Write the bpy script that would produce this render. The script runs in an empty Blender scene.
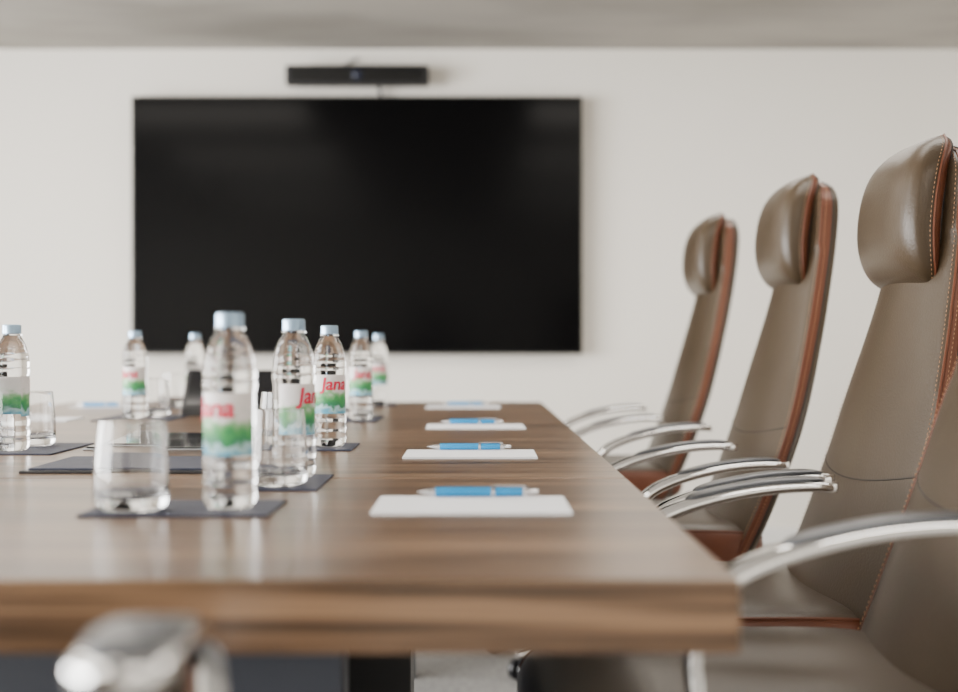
import bpy, bmesh, math, random
from mathutils import Vector, Matrix
random.seed(4)
D=bpy.data; C=bpy.context
COL=C.scene.collection

# ---------------------------------------------------------------- materials
def newmat(name, color=(.8,.8,.8), rough=.5, metal=0., spec=.5, **kw):
    m=D.materials.new(name); m.use_nodes=True
    b=m.node_tree.nodes['Principled BSDF']
    b.inputs['Base Color'].default_value=(*color,1)
    b.inputs['Roughness'].default_value=rough
    b.inputs['Metallic'].default_value=metal
    b.inputs['Specular IOR Level'].default_value=spec
    for k,v in kw.items():
        b.inputs[k.replace('_',' ')].default_value=v
    return m
def N(m,t): return m.node_tree.nodes.new(t)
def L(m,a,b): m.node_tree.links.new(a,b)
def bsdf(m): return m.node_tree.nodes['Principled BSDF']
def add_noise_color(m,c1,c2,scale=(5,5,5),detail=4,bump=0.,bscale=100,lo=.35,hi=.65):
    tc=N(m,'ShaderNodeTexCoord'); mp=N(m,'ShaderNodeMapping'); mp.inputs['Scale'].default_value=scale
    L(m,tc.outputs['Object'],mp.inputs['Vector'])
    n=N(m,'ShaderNodeTexNoise'); n.inputs['Scale'].default_value=1; n.inputs['Detail'].default_value=detail
    L(m,mp.outputs[0],n.inputs['Vector'])
    r=N(m,'ShaderNodeValToRGB'); r.color_ramp.elements[0].color=(*c1,1); r.color_ramp.elements[1].color=(*c2,1)
    r.color_ramp.elements[0].position=lo; r.color_ramp.elements[1].position=hi
    L(m,n.outputs['Fac'],r.inputs[0]); L(m,r.outputs[0],bsdf(m).inputs['Base Color'])
    if bump>0:
        n2=N(m,'ShaderNodeTexNoise'); n2.inputs['Scale'].default_value=bscale; n2.inputs['Detail'].default_value=3
        L(m,tc.outputs['Object'],n2.inputs['Vector'])
        bp=N(m,'ShaderNodeBump'); bp.inputs['Strength'].default_value=bump; bp.inputs['Distance'].default_value=.002
        L(m,n2.outputs['Fac'],bp.inputs['Height']); L(m,bp.outputs[0],bsdf(m).inputs['Normal'])
    return m

def wood(name, off):
    m=newmat(name,rough=.28,spec=.5)
    tc=N(m,'ShaderNodeTexCoord'); mp=N(m,'ShaderNodeMapping')
    mp.inputs['Scale'].default_value=(.9,15,15); mp.inputs['Location'].default_value=off
    L(m,tc.outputs['Object'],mp.inputs['Vector'])
    n=N(m,'ShaderNodeTexNoise'); n.inputs['Scale'].default_value=1.; n.inputs['Detail'].default_value=8; n.inputs['Roughness'].default_value=.72; n.inputs['Distortion'].default_value=.8
    L(m,mp.outputs[0],n.inputs['Vector'])
    r=N(m,'ShaderNodeValToRGB'); e=r.color_ramp.elements
    e[0].position=.35; e[0].color=(.048,.026,.014,1); e[1].position=.67; e[1].color=(.305,.188,.110,1)
    x=e.new(.45); x.color=(.135,.077,.042,1)
    x=e.new(.56); x.color=(.225,.134,.076,1)
    L(m,n.outputs['Fac'],r.inputs[0])
    mp2=N(m,'ShaderNodeMapping'); mp2.inputs['Scale'].default_value=(2.6,105,105); L(m,tc.outputs['Object'],mp2.inputs['Vector'])
    n2=N(m,'ShaderNodeTexNoise'); n2.inputs['Scale'].default_value=1.; n2.inputs['Detail'].default_value=4; L(m,mp2.outputs[0],n2.inputs['Vector'])
    r2=N(m,'ShaderNodeValToRGB'); r2.color_ramp.elements[0].position=.36; r2.color_ramp.elements[0].color=(.30,.28,.26,1); r2.color_ramp.elements[1].position=.55; r2.color_ramp.elements[1].color=(1,1,1,1)
    L(m,n2.outputs['Fac'],r2.inputs[0])
    mx=N(m,'ShaderNodeMix'); mx.data_type='RGBA'; mx.blend_type='MULTIPLY'; mx.inputs[0].default_value=1
    L(m,r.outputs[0],mx.inputs[6]); L(m,r2.outputs[0],mx.inputs[7]); L(m,mx.outputs[2],bsdf(m).inputs['Base Color'])
    bp=N(m,'ShaderNodeBump'); bp.inputs['Strength'].default_value=.15; bp.inputs['Distance'].default_value=.001
    L(m,n2.outputs['Fac'],bp.inputs['Height']); L(m,bp.outputs[0],bsdf(m).inputs['Normal'])
    return m

M={}
M['wood1']=wood('walnut_near',(0,0,0)); M['wood2']=wood('walnut_far',(3.3,7.7,1))
M['wall']=add_noise_color(newmat('wall_paint',rough=.85,spec=.2),(.85,.815,.75),(.87,.835,.775),(1,1,1),2,.05,300)
M['ceil']=add_noise_color(newmat('ceiling_paint',rough=.9,spec=.1),(.31,.295,.27),(.42,.40,.37),(.9,2.2,1),3,0,1,.3,.6)  # broad noise patches put soft ceiling shadow into the paint colour
M['floor']=add_noise_color(newmat('carpet',rough=.95,spec=.1),(.30,.29,.28),(.42,.41,.39),(60,60,60),3,.5,400)
M['leather']=add_noise_color(newmat('taupe_leather',rough=.36,spec=.34),(.043,.0285,.0155),(.052,.035,.020),(5,5,5),3,.25,260)
M['cognac']=add_noise_color(newmat('cognac_leather',rough=.42,spec=.36),(.105,.031,.014),(.125,.040,.018),(6,6,6),3,.25,260)
M['seam']=newmat('seam_dark',(.015,.010,.007),.6)
M['stitch']=newmat('stitch_thread',(.42,.23,.12),.7)
M['chrome']=newmat('polished_aluminium',(.93,.93,.93),.08,1.)
M['pad']=newmat('arm_pad',(.08,.085,.095),.3,.6)
M['plastic']=newmat('black_plastic',(.012,.012,.014),.4)
M['screen']=newmat('tv_screen',(.0012,.0012,.0016),.16,spec=.09)
M['bezel']=newmat('tv_bezel',(.004,.004,.004),.35,spec=.3)
M['panel']=newmat('base_panel',(.040,.047,.066),.5)
M['paper']=newmat('paper_white',(.88,.89,.92),.7)
M['slate']=add_noise_color(newmat('slate_mat',rough=.6),(.018,.022,.046),(.028,.033,.060),(40,40,40),2)
M['blue']=newmat('pen_blue',(.0,.26,.58),.3)
M['silver']=newmat('pen_silver',(.75,.75,.77),.2,1.)
M['cap']=newmat('bottle_cap_foil',(.32,.46,.62),.28,.75)
M['red']=newmat('label_red',(.70,.012,.07),.5)
M['glossblk']=newmat('black_glass',(.006,.006,.008),.08)
M['lens']=newmat('lens_dark',(.008,.012,.03),.08)
M['white']=newmat('white_plastic',(.8,.8,.79),.5)
M['grey']=newmat('grey_metal',(.35,.36,.38),.35,.8)
M['water']=newmat('water_bottle_clear',(1,1,1),.0,Transmission_Weight=1.,IOR=1.36)
M['glass']=newmat('tumbler_glass',(1,1,1),.0,Transmission_Weight=1.,IOR=1.52)
# label
m=newmat('bottle_label',rough=.45)
tc=N(m,'ShaderNodeTexCoord'); sp=N(m,'ShaderNodeSeparateXYZ'); L(m,tc.outputs['Object'],sp.inputs[0])
n=N(m,'ShaderNodeTexNoise'); n.inputs['Scale'].default_value=70; n.inputs['Detail'].default_value=3; L(m,tc.outputs['Object'],n.inputs['Vector'])
ma=N(m,'ShaderNodeMath'); ma.operation='MULTIPLY_ADD'; L(m,n.outputs['Fac'],ma.inputs[0]); ma.inputs[1].default_value=.04; L(m,sp.outputs['Z'],ma.inputs[2])
mr=N(m,'ShaderNodeMapRange'); mr.inputs['From Min'].default_value=.057+.02; mr.inputs['From Max'].default_value=.129+.02; L(m,ma.outputs[0],mr.inputs['Value'])
r=N(m,'ShaderNodeValToRGB'); e=r.color_ramp.elements
e[0].position=0; e[0].color=(.10,.40,.58,1); e[1].position=1; e[1].color=(.80,.76,.76,1)
for p,c in ((.12,(.45,.70,.74)),(.20,(.03,.24,.12)),(.36,(.06,.36,.10)),(.48,(.25,.50,.25)),(.60,(.80,.78,.78))):
    x=e.new(p); x.color=(*c,1)
L(m,mr.outputs[0],r.inputs[0]); L(m,r.outputs[0],bsdf(m).inputs['Base Color'])
M['label']=m
m=D.materials.new('led_panel'); m.use_nodes=True; nt=m.node_tree; nt.nodes.clear()  # glow of the added overhead fill panels
em=nt.nodes.new('ShaderNodeEmission'); em.inputs[0].default_value=(1,.93,.84,1); em.inputs[1].default_value=10.2
o=nt.nodes.new('ShaderNodeOutputMaterial'); nt.links.new(em.outputs[0],o.inputs[0]); M['led']=m

# ---------------------------------------------------------------- mesh helpers
def mkmesh(name,v,f,mats,mi=None,smooth=True,angle=40):
    me=D.meshes.new(name); me.from_pydata([tuple(p) for p in v],[],f)
    for a in mats: me.materials.append(M[a])
    if mi: me.polygons.foreach_set('material_index',mi)
    bm=bmesh.new(); bm.from_mesh(me); bmesh.ops.recalc_face_normals(bm,faces=bm.faces); bm.to_mesh(me); bm.free()
    if smooth:
        me.polygons.foreach_set('use_smooth',[True]*len(me.polygons))
        me.set_sharp_from_angle(angle=math.radians(angle))
    me.update(); return me
def obj(name,me,loc=(0,0,0),rot=(0,0,0),parent=None,bevel=0,seg=3):
    o=D.objects.new(name,me); COL.objects.link(o); o.location=loc; o.rotation_euler=rot
    if parent: o.parent=parent
    if bevel:
        b=o.modifiers.new('bevel','BEVEL'); b.width=bevel; b.segments=seg; b.limit_method='ANGLE'
    return o
def empty(name,loc=(0,0,0),rz=0):
    o=D.objects.new(name,None); COL.objects.link(o); o.location=loc; o.rotation_euler=(0,0,rz); o.empty_display_size=.1; return o
def boxme(name,x0,x1,y0,y1,z0,z1,mat):
    v=[(x,y,z) for x in (x0,x1) for y in (y0,y1) for z in (z0,z1)]
    f=[(0,1,3,2),(4,6,7,5),(0,4,5,1),(2,3,7,6),(0,2,6,4),(1,5,7,3)]
    return mkmesh(name,v,f,[mat],smooth=False)
def box(name,x0,x1,y0,y1,z0,z1,mat,parent=None,bevel=0,seg=3):
    cx,cy,cz=(x0+x1)/2,(y0+y1)/2,(z0+z1)/2
    return obj(name,boxme(name,x0-cx,x1-cx,y0-cy,y1-cy,z0-cz,z1-cz,mat),(cx,cy,cz),parent=parent,bevel=bevel,seg=seg)
def lathe(name,prof,mats,seg=48,mifn=None,angle=35,closed=False):
    v=[];f=[];mi=[]
    idx=[]
    for k,(r,z) in enumerate(prof):
        if r<1e-6: idx.append([len(v)]); v.append((0,0,z))
        else:
            idx.append(list(range(len(v),len(v)+seg)))
            for s in range(seg):
                a=2*math.pi*s/seg; v.append((r*math.cos(a),r*math.sin(a),z))
    for k in range(len(prof)-1):
        a,b=idx[k],idx[k+1]
        for s in range(seg):
            t=(s+1)%seg
            if len(a)==1 and len(b)==1: continue
            if len(a)==1: f.append((a[0],b[s],b[t]))
            elif len(b)==1: f.append((a[s],b[0],a[t]))
            else: f.append((a[s],b[s],b[t],a[t]))
            mi.append(mifn(k) if mifn else 0)
    return mkmesh(name,v,f,mats,mi,angle=angle)
def loft(name,rings,mats,mifn=None,angle=40,closed_ends=True):
    v=[];f=[];mi=[]; n=len(rings[0])
    for r in rings: v+=r
    for j in range(len(rings)-1):
        for i in range(n):
            a=j*n+i;b=j*n+(i+1)%n
            f.append((a,b,b+n,a+n)); mi.append(mifn(i,j) if mifn else 0)
    if closed_ends:
        for base in (0,(len(rings)-1)*n):
            f.append(tuple(range(base,base+n))); mi.append(0)
    return mkmesh(name,v,f,mats,mi,angle=angle)
def crom(pts,x):
    if x<=pts[0][0]: return pts[0][1]
    if x>=pts[-1][0]: return pts[-1][1]
    for k in range(len(pts)-1):
        if pts[k][0]<=x<=pts[k+1][0]: break
    x0,y0=pts[k];x1,y1=pts[k+1];h=x1-x0
    def sl(i):
        if i<=0: return (pts[1][1]-pts[0][1])/(pts[1][0]-pts[0][0])
        if i>=len(pts)-1: return (pts[-1][1]-pts[-2][1])/(pts[-1][0]-pts[-2][0])
        return (pts[i+1][1]-pts[i-1][1])/(pts[i+1][0]-pts[i-1][0])
    t=(x-x0)/h
    return (2*t**3-3*t*t+1)*y0+(t**3-2*t*t+t)*h*sl(k)+(-2*t**3+3*t*t)*y1+(t**3-t*t)*h*sl(k+1)
def spline(pts,n):
    P=[Vector(p) for p in pts]; out=[]
    Q=[P[0]*2-P[1]]+P+[P[-1]*2-P[-2]]
    for k in range(1,len(Q)-2):
        for s in range(n):
            t=s/n; a,b,c,d=Q[k-1],Q[k],Q[k+1],Q[k+2]
            out.append(.5*((2*b)+(c-a)*t+(2*a-5*b+4*c-d)*t*t+(3*b-a-3*c+d)*t**3))
    out.append(P[-1]); return out
def tube_geo(pts,r,seg=8,close=False):
    v=[];f=[];n=len(pts); pts=[Vector(p) for p in pts]
    up=None
    for k,p in enumerate(pts):
        a=pts[(k-1)%n] if (close or k>0) else p; b=pts[(k+1)%n] if (close or k<n-1) else p
        t=(b-a).normalized()
        if up is None:
            up=Vector((0,0,1)) if abs(t.z)<.9 else Vector((1,0,0))
        s=t.cross(up).normalized(); up=s.cross(t).normalized()
        for i in range(seg):
            an=2*math.pi*i/seg; v.append(p+s*math.cos(an)*r+up*math.sin(an)*r)
    m_=n if close else n-1
    for k in range(m_):
        for i in range(seg):
            a=k*seg+i;b=k*seg+(i+1)%seg;c=((k+1)%n)*seg
            f.append((a,b,c+(i+1)%seg,c+i))
    if not close:
        f.append(tuple(range(seg))); f.append(tuple(range((n-1)*seg,n*seg)))
    return v,f
def merge(name,geos,mats,angle=40):
    V=[];F=[];MI=[]
    for v,f,mi in geos:
        o=len(V); V+=list(v); F+=[tuple(i+o for i in q) for q in f]; MI+=[mi]*len(f)
    return mkmesh(name,V,F,mats,MI,angle=angle)
def tube(name,pts,r,mat,seg=8,close=False):
    v,f=tube_geo(pts,r,seg,close); return mkmesh(name,v,f,[mat])
def box_geo(x0,x1,y0,y1,z0,z1):
    v=[(x,y,z) for x in (x0,x1) for y in (y0,y1) for z in (z0,z1)]
    return v,[(0,1,3,2),(4,6,7,5),(0,4,5,1),(2,3,7,6),(0,2,6,4),(1,5,7,3)]
def stitch_geo(pts,off,step=.0075,ln=.0052,r=.0008):
    V=[];F=[]; pts=[Vector(p) for p in pts]
    acc=0
    for a,b,o1 in zip(pts[:-1],pts[1:],off):
        d=(b-a).length
        if d<1e-7: continue
        t=(b-a)/d; s=step-acc if acc>0 else 0
        while s<d:
            c=a+t*s+Vector(o1); u=t.cross(Vector((0,0,1)))
            if u.length<.1: u=t.cross(Vector((1,0,0)))
            u.normalize(); w=t.cross(u)
            o=len(V)
            V+= [c-t*ln/2,c+t*ln/2,c+u*r,c+w*r,c-u*r,c-w*r]
            for i in range(4):
                F.append((o,o+2+i,o+2+(i+1)%4)); F.append((o+1,o+2+(i+1)%4,o+2+i))
            s+=step
        acc=d-(s-step)
    return V,F

# ---------------------------------------------------------------- chair meshes (facing local -X)
CX=.33
FC=[(.42,.440-CX),(.50,.480-CX),(.60,.522-CX),(.72,.566-CX),(.85,.603-CX),(1.0,.642-CX),(1.12,.664-CX),(1.24,.674-CX)]
HW=[(.42,.232),(.50,.247),(.60,.256),(.72,.256),(.82,.242),(.92,.210),(1.02,.176),(1.12,.154),(1.20,.145),(1.245,.138)]
def back_ring(z):
    fc=crom(FC,z); w=crom(HW,z); th=.060
    if z>1.17:
        q=min(1,(z-1.17)/.075); w*=math.sqrt(max(.02,1-(q**3)*.88)); th*=1-.35*q*q; fc+=.010*q*q
    if z<.47:
        q=(.47-z)/.05; w*=math.sqrt(max(.3,1-.35*q*q)); th*=1-.3*q
    ring=[]; nf=16; ns=5; nb=14
    edge=.026
    for i in range(nf+1):
        u=-1+2*i/nf; x=fc+edge*abs(u)**4-.012*math.cos(u*math.pi)*.5*(1 if z<1.1 else .3)
        ring.append((x,w*u,z))
    xe=fc+edge+.004
    prof=[(.20,1.006),(.42,1.004),(.58,.992),(.72,1.002),(.9,.985)]
    for q,sy in prof:
        ring.append((xe+(th-.024)*q, w*sy, z))
    xr=xe+(th-.024)*.96
    for i in range(1,nb):
        u=1-2*i/nb; ring.append((xr+.020*(1-u*u), w*.96*u, z))
    for q,sy in prof[::-1]:
        ring.append((xe+(th-.024)*q, -w*sy, z))
    return ring,nf,ns,nb
zs=[.42+ (1.245-.42)*k/54 for k in range(55)]
rings=[];
for z in zs:
    rg,nf,ns,nb=back_ring(z); rings.append(rg)
NR=len(rings[0])
def bmi(i,j):
    if nf<=i<nf+3 or i>=NR-3: return 1
    return 0
ME={}
ME['backrest']=loft('backrest',rings,['leather','cognac'],bmi,angle=50)
geos=[]; st=[]
for idx,sg in ((nf,1),(0,-1)):
    pts=[r[idx] for r in rings]; v,f=tube_geo(pts,.0022,6); geos.append((v,f,0))
    st.append(stitch_geo(pts,[(-.0055,-sg*.005,0)]*len(pts)))
    st.append(stitch_geo(pts,[(.008,sg*.0012,0)]*len(pts)))
for idx in (nf+3,NR-3):
    pts=[r[idx] for r in rings]; v,f=tube_geo(pts,.0018,6); geos.append((v,f,1))
pts=[]
for i in range(25):
    u=-1+2*i/24; z=.715+.024*(u*u)
    fc=crom(FC,z); w=crom(HW,z)
    pts.append((fc+.026*abs(u)**4-.006*math.cos(u*math.pi)+.0006,w*u,z))
v,f=tube_geo(pts,.0015,6); geos.append((v,f,1))
ME['piping']=merge('piping',geos,['cognac','seam'])
# headrest pillow
HF=[(1.018,.672-CX),(1.024,.650-CX),(1.04,.630-CX),(1.07,.614-CX),(1.11,.607-CX),(1.16,.610-CX),(1.20,.620-CX),(1.225,.634-CX),(1.245,.655-CX),(1.255,.675-CX),(1.259,.69-CX)]
HB=[(1.018,.678-CX),(1.03,.682-CX),(1.12,.688-CX),(1.2,.702-CX),(1.235,.712-CX),(1.25,.711-CX),(1.259,.700-CX)]
HH=[(1.018,.105),(1.026,.124),(1.05,.140),(1.10,.145),(1.16,.141),(1.20,.134),(1.225,.122),(1.245,.105),(1.259,.080)]
hr=[]; hz=[1.018+.241*(.5-.5*math.cos(math.pi*k/30)) for k in range(31)]
for z in hz:
    a=crom(HF,z);b=crom(HB,z);w=crom(HH,z); cx=(a+b)/2; rx=max(.004,(b-a)/2); ring=[]
    for i in range(40):
        t=2*math.pi*i/40; c,s=math.cos(t),math.sin(t)
        ring.append((cx-rx*math.copysign(abs(c)**.66,c), w*math.copysign(abs(s)**.66,s), z))
    hr.append(ring)
def hmi(i,j):
    return 1 if (11<=i<=13 or 26<=i<=28) else 0
ME['headrest']=loft('headrest',hr,['leather','cognac'],hmi,angle=60)
hg=[]
for idx,sg in ((11,1),(29,-1)):
    pts=[r[idx] for r in hr]; v,f=tube_geo(pts,.0024,6); hg.append((v,f,0))
    st.append(stitch_geo(pts,[(-.006,sg*.0012,0)]*len(pts)))
for idx in (14,26):
    pts=[r[idx] for r in hr]; v,f=tube_geo(pts,.0020,6); hg.append((v,f,1))
ME['headrest_piping']=merge('headrest_piping',hg,['cognac','seam'])
# seat
sr=[]; NX=30
for k in range(NX+1):
    q=k/NX; x=-.262+.50*(.5-.5*math.cos(math.pi*q))
    x_=(x+.012)/.25
    sh=max(0.,1-abs(x_)**6)**(1/3.)
    sh=max(sh,.12)
    w=.232+.02*sh; w*=(.75+.25*sh)
    hz_=.058*sh
    cz=.495-.022*max(0,(-x-.12)/.14)**2
    ring=[]
    for i in range(44):
        t=2*math.pi*i/44; c,s=math.cos(t),math.sin(t)
        yy=w*math.copysign(abs(c)**.45,c); zz=hz_*math.copysign(abs(s)**.5,s)
        if s>0: zz-=.010*(1-(yy/w)**2)*sh
        ring.append((x,yy,cz+zz))
    sr.append(ring)
def smi(i,j): return 1 if (i<=2 or i>=42 or 19<=i<=23) else 0
ME['seat']=loft('seat',sr,['leather','cognac'],smi,angle=60)
sg_=[]
for idx,s2 in ((3,1),(19,-1)):
    pts=[r[idx] for r in sr[2:-2]]; v,f=tube_geo(pts,.003,6); sg_.append((v,f,0))
    st.append(stitch_geo(pts,[(0,s2*.003,-.006)]*len(pts)))
ME['seat_piping']=merge('seat_piping',sg_,['cognac'])
ME['stitching']=merge('stitching',[(v,f,0) for v,f in st],['stitch'])
def band_geo(path,w,t,zoff=0,y0=0):
    P=[Vector((p[0],0,p[1])) for p in path]; v=[];f=[];n=len(P)
    for k,p in enumerate(P):
        a=P[max(0,k-1)];b=P[min(n-1,k+1)]; tg=(b-a).normalized(); nr=Vector((-tg.z,0,tg.x))
        c=p+nr*zoff
        ww=w(k/(n-1)); tt=t(k/(n-1))
        for i in range(16):
            an=2*math.pi*i/16; cc,ss=math.cos(an),math.sin(an)
            v.append(c+Vector((0,y0+ww/2*math.copysign(abs(cc)**.5,cc),0))+nr*(tt/2*math.copysign(abs(ss)**.6,ss)))
    for k in range(n-1):
        for i in range(16):
            a=k*16+i;b=k*16+(i+1)%16; f.append((a,b,b+16,a+16))
    f.append(tuple(range(16))); f.append(tuple(range((n-1)*16,n*16)))
    return v,f
ctrl=[(.497,.737),(.45,.739),(.39,.734),(.33,.722),(.28,.706),(.243,.686),(.219,.655),(.211,.605),(.222,.55),(.262,.49),(.32,.452),(.40,.440)]
path=[(p.x-CX,p.z) for p in spline([(a,0,b) for a,b in ctrl],8)]
def wf(q): return .050*(math.sqrt(max(.05,1-(1-min(1,q/.05))**2)))
def tf(q): return .014+.004*math.sin(q*math.pi)
v1,f1=band_geo(path,wf,tf)
pp=path[3:30]
def wp(q): return .042*math.sqrt(max(.03,1-abs(2*q-1)**8))
def tp(q): return .007*math.sqrt(max(.03,1-abs(2*q-1)**6))
a=Vector((pp[0][0],0,pp[0][1]));b=Vector((pp[1][0],0,pp[1][1])); tg=(b-a).normalized(); nr=Vector((-tg.z,0,tg.x)); nsgn=1 if nr.z>0 else -1
v2,f2=band_geo(pp,wp,tp,zoff=nsgn*.0088)
ME['armrest']=merge('armrest',[(v1,f1,0),(v2,f2,1)],['chrome','pad'],angle=50)
g=[]
v,f=box_geo(-.12,.12,-.235,.235,.425,.447); g.append((v,f,0))
v,f=box_geo(-.09,.17,-.08,.08,.38,.43); g.append((v,f,0))
v,f=tube_geo([(.10,0,.41),(.16,0,.43),(.20,0,.48),(.245,0,.56),(.27,0,.64)],.022,10); g.append((v,f,0))
v,f=tube_geo([(0,0,.10),(0,0,.28)],.030,20); g.append((v,f,0))
v,f=tube_geo([(0,0,.26),(0,0,.40)],.018,20); g.append((v,f,1))
ME['mechanism']=merge('mechanism',g,['plastic','chrome'])
g=[]
for k in range(5):
    a=math.radians(72*k+10); R=Matrix.Rotation(a,4,'Z')
    rings_=[]
    for q,wd,ht,zc in ((.02,.05,.05,.105),(.10,.044,.04,.105),(.22,.034,.03,.09),(.31,.028,.024,.076),(.325,.016,.014,.074)):
        rings_.append([R@Vector((q,wd/2*math.copysign(abs(math.cos(t))**.6,math.cos(t)),zc+ht/2*math.copysign(abs(math.sin(t))**.6,math.sin(t)))) for t in [2*math.pi*i/12 for i in range(12)]])
    V=[];F=[]
    for r in rings_: V+=r
    for j in range(4):
        for i in range(12):
            aa=j*12+i;bb=j*12+(i+1)%12; F.append((aa,bb,bb+12,aa+12))
    F.append(tuple(range(12))); F.append(tuple(range(48,60))); g.append((V,F,0))
    for s in (-1,1):
        v,f=tube_geo([R@Vector((.305,s*.010,.029)),R@Vector((.305,s*.026,.029))],.029,16); g.append((v,f,1))
    v,f=tube_geo([R@Vector((.305,0,.03)),R@Vector((.305,0,.07))],.008,8); g.append((v,f,1))
ME['base']=merge('star_base',g,['chrome','plastic'])

def chair(x,y,rz=0,arms=((0,0),(0,0)),lift=0):
    """arms: (dx,dz) for arm at local -Y then +Y"""
    e=empty('office_chair',(x,y,0),rz)
    for k in ('backrest','piping','headrest','headrest_piping','seat','seat_piping','stitching'):
        obj(k,ME[k],(0,0,lift),parent=e)
    obj('mechanism',ME['mechanism'],(0,0,lift),parent=e)
    obj('star_base',ME['base'],parent=e)
    for s,(dx,dzz) in zip((-1,1),arms):
        obj('armrest_left' if s<0 else 'armrest_right',ME['armrest'],(dx,s*.262,dzz),parent=e)
    return e
chair(CX-.02,1.51,0,arms=((.01,.018),(0,0)),lift=.02)
chair(CX+.034,2.17,0,arms=((-.022,-.003),(.035,-.030)),lift=-.002)
chair(CX+.004,2.87,0,arms=((.005,-.010),(.05,-.006)),lift=.027)
chair(CX,3.90,0,arms=((.01,-.012),(.03,-.008)),lift=.048)
chair(-.436,.682,math.radians(-85),arms=((-.06,.035),(-.06,.035)),lift=.02)

# ---------------------------------------------------------------- table
T=empty('conference_table',(-.537,2.58,0))
def tb(name,x0,x1,y0,y1,z0,z1,mat,bev=0):
    o=box(name,x0,x1,y0,y1,z0,z1,mat,bevel=bev); o.parent=T; o.location-=T.location; return o
XL,XR=-1.27,.196
tb('top_near',XL,XR,.995,1.7610,.694,.75,'wood1',.0025)
tb('top_far',XL,XR,1.7660,4.16,.694,.75,'wood2',.0025)
tb('under_frame',XL+.12,XR-.16,1.2,4.0,.655,.694,'plastic')
tb('pedestal_near',-1.02,-.135,1.32,1.38,0.0,.655,'panel',.003)
tb('pedestal_core',-.80,-.27,1.38,1.8,0.0,.655,'plastic',.003)
tb('pedestal_far',-1.02,-.18,3.7,3.76,0.0,.655,'panel',.003)
tb('pedestal_post',-.30,-.10,1.95,2.05,0.0,.655,'plastic',.003)
h=empty('cable_hatch',(-.49,1.93,.75))
obj('frame',boxme('frame',-.14,.14,-.11,.11,0,.004,'plastic'),parent=h,bevel=.001)
obj('lid',boxme('lid',-.13,.13,-.10,.10,.004,.007,'slate'),parent=h,bevel=.001)
h=empty('cable_hatch',(-.545,2.42,.75))
obj('frame',boxme('frame',-.12,.12,-.19,.19,0,.003,'grey'),parent=h,bevel=.001)
obj('lid',boxme('lid',-.115,.115,-.185,-.005,.003,.006,'glossblk'),parent=h,bevel=.001)
obj('lid',boxme('lid_2',-.115,.115,.005,.185,.003,.006,'glossblk'),parent=h,bevel=.001)
p=empty('touch_control_panel',(-.62,3.35,.75))
v=[(-.12,-.05,0),(.12,-.05,0),(.12,.07,0),(-.12,.07,0),(-.12,-.045,.02),(.12,-.045,.02),(.12,.03,.115),(-.12,.03,.115),(-.12,.045,.11),(.12,.045,.11)]
f=[(0,1,2,3),(0,1,5,4),(4,5,6,7),(7,6,9,8),(8,9,2,3),(1,2,9,6,5),(0,4,7,8,3)]
obj('body',mkmesh('body',v,f,['plastic'],smooth=False),parent=p,bevel=.003)
v=[(-.11,-.0405,.0275),(.11,-.0405,.0275),(.11,.0255,.111),(-.11,.0255,.111)]
v=[(a,b-.0012,c+.001) for a,b,c in v]
obj('screen',mkmesh('screen',v,[(0,1,2,3)],['glossblk'],smooth=False),parent=p)

# ---------------------------------------------------------------- bottles etc
prof=[(0,.0035),(.012,.0015),(.0195,0),(.0235,.0012),(.0265,.005),(.0285,.011),(.0288,.018),(.0276,.023),(.0286,.028),(.0287,.036),(.0275,.040),(.0286,.045),(.0287,.052),(.0275,.056),(.0275,.124),(.0287,.128),
 (.0288,.134),(.0276,.137),(.0285,.141),(.0283,.147),(.0268,.150),(.0270,.154),(.0260,.160),(.0242,.164),(.0238,.168),(.0212,.175),(.0180,.181),(.0152,.186),(.0138,.189),(.0160,.1895),(.0160,.1915),(.0135,.192),(.0130,.200),(0,.200)]
ME['bottle']=lathe('bottle_body',prof,['water'],56,angle=30)
cp=[(0,.2075),(.0125,.2075),(.0145,.2065),(.0150,.205),(.0150,.1935),(.0155,.193),(.0155,.1922),(.0137,.1922)]
ME['cap']=lathe('cap',cp,['cap'],40,angle=30)
r0=.02785; nn=40; v=[];f=[]
arc=math.radians(200)
for k in range(nn+1):
    a=-arc/2+arc*k/nn
    for z in (.057,.068,.079,.090,.101,.112,.123): v.append((r0*math.sin(a),-r0*math.cos(a),z))
for k in range(nn):
    for j in range(6): f.append((k*7+j,(k+1)*7+j,(k+1)*7+j+1,k*7+j+1))
ME['label']=mkmesh('label',v,f,['label'])
tcv=D.curves.new('txt','FONT'); tcv.body='Jana'; tcv.size=.029; tcv.align_x='CENTER'; tcv.offset=.0006; tcv.shear=.15; tcv.space_character=.98
to=D.objects.new('txt_tmp',tcv); COL.objects.link(to)
C.view_layer.update()
me=D.meshes.new_from_object(to.evaluated_get(C.evaluated_depsgraph_get()))
bm=bmesh.new(); bm.from_mesh(me); bmesh.ops.triangulate(bm,faces=bm.faces)
bmesh.ops.subdivide_edges(bm,edges=[e for e in bm.edges if e.calc_length()>.004],cuts=1); bmesh.ops.triangulate(bm,faces=bm.faces)
for vv in bm.verts:
    x,y=vv.co.x,vv.co.y; a=x/r0; rr=r0+.0009
    vv.co=Vector((rr*math.sin(a),-rr*math.cos(a),.098+y))
bm.to_mesh(me); bm.free(); me.materials.clear(); me.materials.append(M['red']); me.name='label_text'; ME['text']=me
D.objects.remove(to)
def bottle(x,y,rz):
    e=empty('water_bottle',(x,y,.753),math.radians(rz))
    obj('body',ME['bottle'],parent=e); obj('cap',ME['cap'],parent=e)
    obj('label',ME['label'],parent=e); obj('label_text',ME['text'],parent=e)
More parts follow.
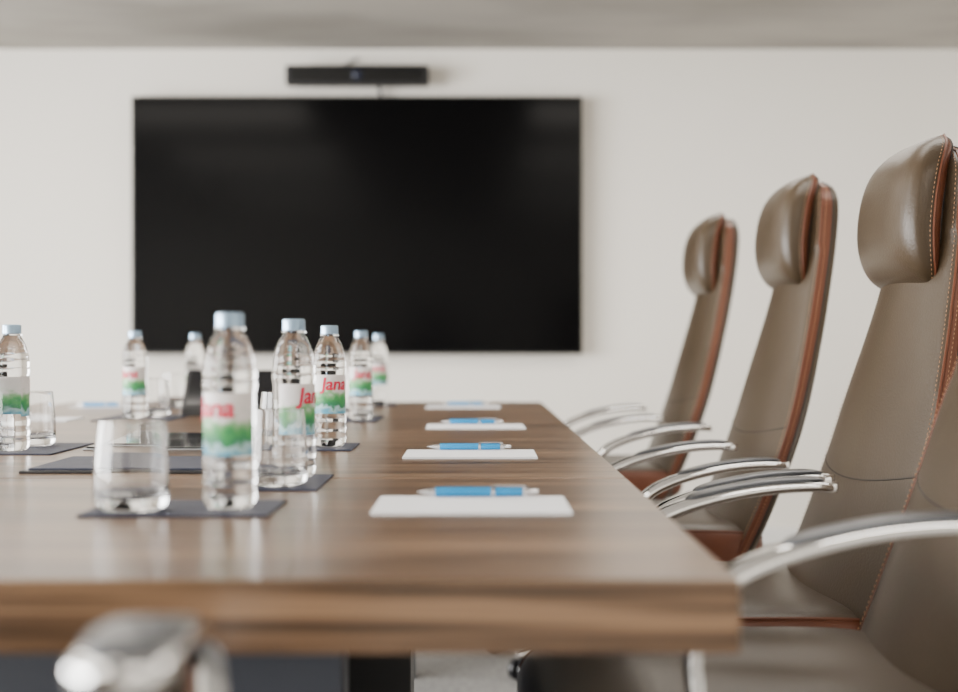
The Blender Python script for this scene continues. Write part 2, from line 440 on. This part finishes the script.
gp=[(0,0),(.028,0),(.034,.0012),(.0375,.005),(.0388,.013),(.0390,.024),(.0382,.045),(.0362,.070),(.0340,.091),(.0338,.0920),(.0328,.0920),(.0325,.091),(.0346,.070),(.0364,.045),(.0370,.028),(.0361,.019),(.0325,.0140),(.024,.0120),(0,.0115)]
def dens(p):
    P=spline([(a,0,b) for a,b in p],3); return [(max(0,q.x),q.z) for q in P]
ME['tumbler']=lathe('drinking_glass',dens(gp),['glass'],56,angle=60)
def glass(x,y): obj('drinking_glass',ME['tumbler'],(x,y,.7532))
def mat_(x0,x1,y0,y1):
    box('coaster_mat',x0,x1,y0,y1,.75,.7528,'slate',bevel=.0008)
mat_(-.410,-.215,1.355,1.49); bottle(-.265,1.415,-28); glass(-.367,1.405)
mat_(-.325,-.195,1.60,1.79); bottle(-.243,1.745,66); glass(-.252,1.655)
mat_(-.38,-.212,2.21,2.37); bottle(-.257,2.285,25); glass(-.340,2.29)
mat_(-.38,-.235,3.05,3.30); bottle(-.276,3.11,15); glass(-.296,3.225)
mat_(-.42,-.245,3.86,4.02) ; bottle(-.298,3.94,0); glass(-.375,3.94)
mat_(-.87,-.685,2.13,2.37); bottle(-.769,2.19,150); glass(-.772,2.30)
mat_(-.90,-.72,3.08,3.32); bottle(-.812,3.14,-20); glass(-.795,3.25)
mat_(-.90,-.74,3.70,3.86); bottle(-.802,3.76,170); glass(-.87,3.80)

def pen_me():
    g=[]
    def lx(prof,mi):
        V=[];F=[];seg=16
        for r,x in prof:
            for i in range(seg):
                a=2*math.pi*i/seg; V.append((x,r*math.cos(a),r*math.sin(a)))
        for k in range(len(prof)-1):
            for i in range(seg):
                a=k*seg+i;b=k*seg+(i+1)%seg; F.append((a,b,b+seg,a+seg))
        F.append(tuple(range(seg))); F.append(tuple(range((len(prof)-1)*seg,len(prof)*seg)))
        g.append((V,F,mi))
    lx([(.0045,-.050),(.0053,-.048),(.0053,.012),(.0050,.014)],0)
    lx([(.0056,.014),(.0056,.018)],1)
    lx([(.0050,.018),(.0053,.02),(.0050,.048),(.0046,.050)],0)
    lx([(.0046,-.050),(.0030,-.060),(.0011,-.068),(.0006,-.071)],1)
    lx([(.0047,.050),(.0047,.056),(.0028,.057),(.0028,.067),(.002,.068)],1)
    v,f=box_geo(.014,.054,-.0017,.0017,.0064,.0074); g.append((v,f,1))
    v,f=box_geo(.050,.054,-.0017,.0017,.003,.0074); g.append((v,f,1))
    return merge('pen',g,['blue','silver'])
PM=pen_me()
def setplace(x,y,px,py,rz=0,depth=.15):
    e=empty('note_pad',(x,y,.75),math.radians(rz))
    obj('pages',boxme('pages',-.105,.105,-depth/2,depth/2,0,.0022,'paper'),parent=e)
    obj('cover_sheet',boxme('cover_sheet',-.1048,.1048,-depth/2+.0003,depth/2-.0003,.0024,.0027,'paper'),parent=e)
    obj('ballpoint_pen',PM,(px,py,.75+.0027+.0058),(0,0,math.radians(rz+1)))
setplace(-.008,1.455,.000,1.52)
setplace(-.014,2.140,-.015,2.205)
setplace(-.008,2.870,-.015,2.935,1)
setplace(-.045,3.800,-.040,3.865)
setplace(-1.06,2.30,-1.06,2.24)
setplace(-1.06,3.15,-1.10,3.09)
setplace(-1.06,3.85,-1.08,3.80)

# ---------------------------------------------------------------- TV, bar
tv=empty('television',(-.561,6.12,1.481))
obj('housing',boxme('housing',-1.02,1.02,.004,.05,-.575,.575,'bezel'),parent=tv,bevel=.004)
obj('bezel',boxme('bezel',-1.036,1.036,-.006,.02,-.592,.592,'bezel'),parent=tv,bevel=.003)
obj('screen',boxme('screen',-1.026,1.026,-.008,-.0062,-.58,.583,'screen'),parent=tv)
obj('wall_bracket',boxme('wall_bracket',-.3,.3,.05,.079,-.2,.2,'plastic'),parent=tv)
vb=empty('video_conference_bar',(-.557,6.10,2.163))
obj('body',boxme('body',-.328,.328,-.035,.035,-.046,.046,'plastic'),parent=vb,bevel=.012,seg=4)
obj('grille',boxme('grille',-.305,.305,-.0375,-.034,-.034,.034,'bezel'),parent=vb,bevel=.001)
le=lathe('lens',[(0,.012),(.012,.010),(.020,.004),(.026,.004),(.028,0),(0,0)],['lens'],24)
obj('lens',le,(0,-.036,0),(math.radians(90),0,0),parent=vb)
obj('mount',boxme('mount',-.06,.06,.03,.098,-.03,.03,'plastic'),parent=vb)
obj('cable',tube('cable',spline([(.09,.05,-.03),(.10,.06,-.07),(.09,.06,-.12)],6),.008,'plastic'),parent=vb)
obj('cable_upper',tube('cable_upper',spline([(-.09,.06,.03),(-.07,.08,.06),(-.03,.09,.09),(-.0,.09,.10)],6),.006,'grey'),parent=vb)

# ---------------------------------------------------------------- room
X0,X1,Y0,Y1,ZC=-4.2,2.9,-2.4,6.2,2.308
box('floor',X0-.1,X1+.1,Y0-.1,Y1+.1,-.1,0,'floor')
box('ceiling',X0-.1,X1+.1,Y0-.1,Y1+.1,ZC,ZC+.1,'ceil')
box('wall_far',X0-.1,X1+.1,Y1,Y1+.1,0,ZC,'wall')
box('wall_back',X0-.1,X1+.1,Y0-.1,Y0,0,ZC,'wall')
box('wall_right',X1,X1+.1,Y0,Y1,0,ZC,'wall')
wl=empty('wall_left',(X0,0,0))
def wlb(n,y0,y1,z0,z1): obj(n,boxme(n,-.1,0,y0,y1,z0,z1,'wall'),parent=wl)
wlb('lower',Y0,Y1,0,.4); wlb('upper',Y0,Y1,2.15,ZC); wlb('pier_1',Y0,-1.6,.4,2.15); wlb('pier_2',1.2,1.5,.4,2.15); wlb('pier_3',4.4,Y1,.4,2.15)
for k,(a,b) in enumerate(((-1.6,1.2),(1.5,4.4))):
    w=empty('window_%d'%(k+1),(X0-.05,a,0)); l=b-a
    for nme,y0,y1,z0,z1 in (('sill',0,l,.4,.45),('head',0,l,2.1,2.15),('jamb_1',0,.05,.45,2.1),('jamb_2',l-.05,l,.45,2.1),('mullion',l/2-.025,l/2+.025,.45,2.1)):
        obj(nme,boxme(nme,-.03,.03,y0,y1,z0,z1,'grey'),parent=w)
box('baseboard_far',X0,X1,Y1-.015,Y1,0,.08,'white')
box('baseboard_right',X1-.015,X1,Y0,Y1-.015,0,.08,'white')
for k,(x,y) in enumerate(((-1.6,.2),(.9,.2),(-1.6,2.6),(.9,2.6),(-1.6,4.4),(.9,4.4))):  # unseen glowing panels, added overhead to light the room
    c=empty('ceiling_light',(x,y,ZC))
    obj('frame',boxme('frame',-.62,.62,-.32,.32,-.012,0,'white'),parent=c)
    obj('diffuser',boxme('diffuser',-.59,.59,-.29,.29,-.016,-.012,'led'),parent=c)

def area(name,loc,rot,sx,sy,power,col):
    l=D.lights.new(name,'AREA'); l.shape='RECTANGLE'; l.size=sx; l.size_y=sy; l.energy=power; l.color=col
    o=D.objects.new(name,l); COL.objects.link(o); o.location=loc; o.rotation_euler=rot; return o
area('window_daylight',(X0-.25,-.2,1.35),(0,math.radians(-90),0),1.8,2.8,430,(1,.99,.97))
area('window_daylight',(X0-.25,2.95,1.35),(0,math.radians(-90),0),1.8,2.9,430,(1,.99,.97))

w=D.worlds.new('world'); C.scene.world=w; w.use_nodes=True
w.node_tree.nodes['Background'].inputs[0].default_value=(.85,.92,1,1); w.node_tree.nodes['Background'].inputs[1].default_value=1.5

cam=D.cameras.new('camera'); co=D.objects.new('camera',cam); COL.objects.link(co)
cam.lens=50; cam.sensor_width=36; cam.clip_start=.02
co.location=(0,0,.925); co.rotation_euler=(math.radians(90),0,0)
cam.dof.use_dof=True; cam.dof.focus_distance=2.05; cam.dof.aperture_fstop=2.5
C.scene.camera=co
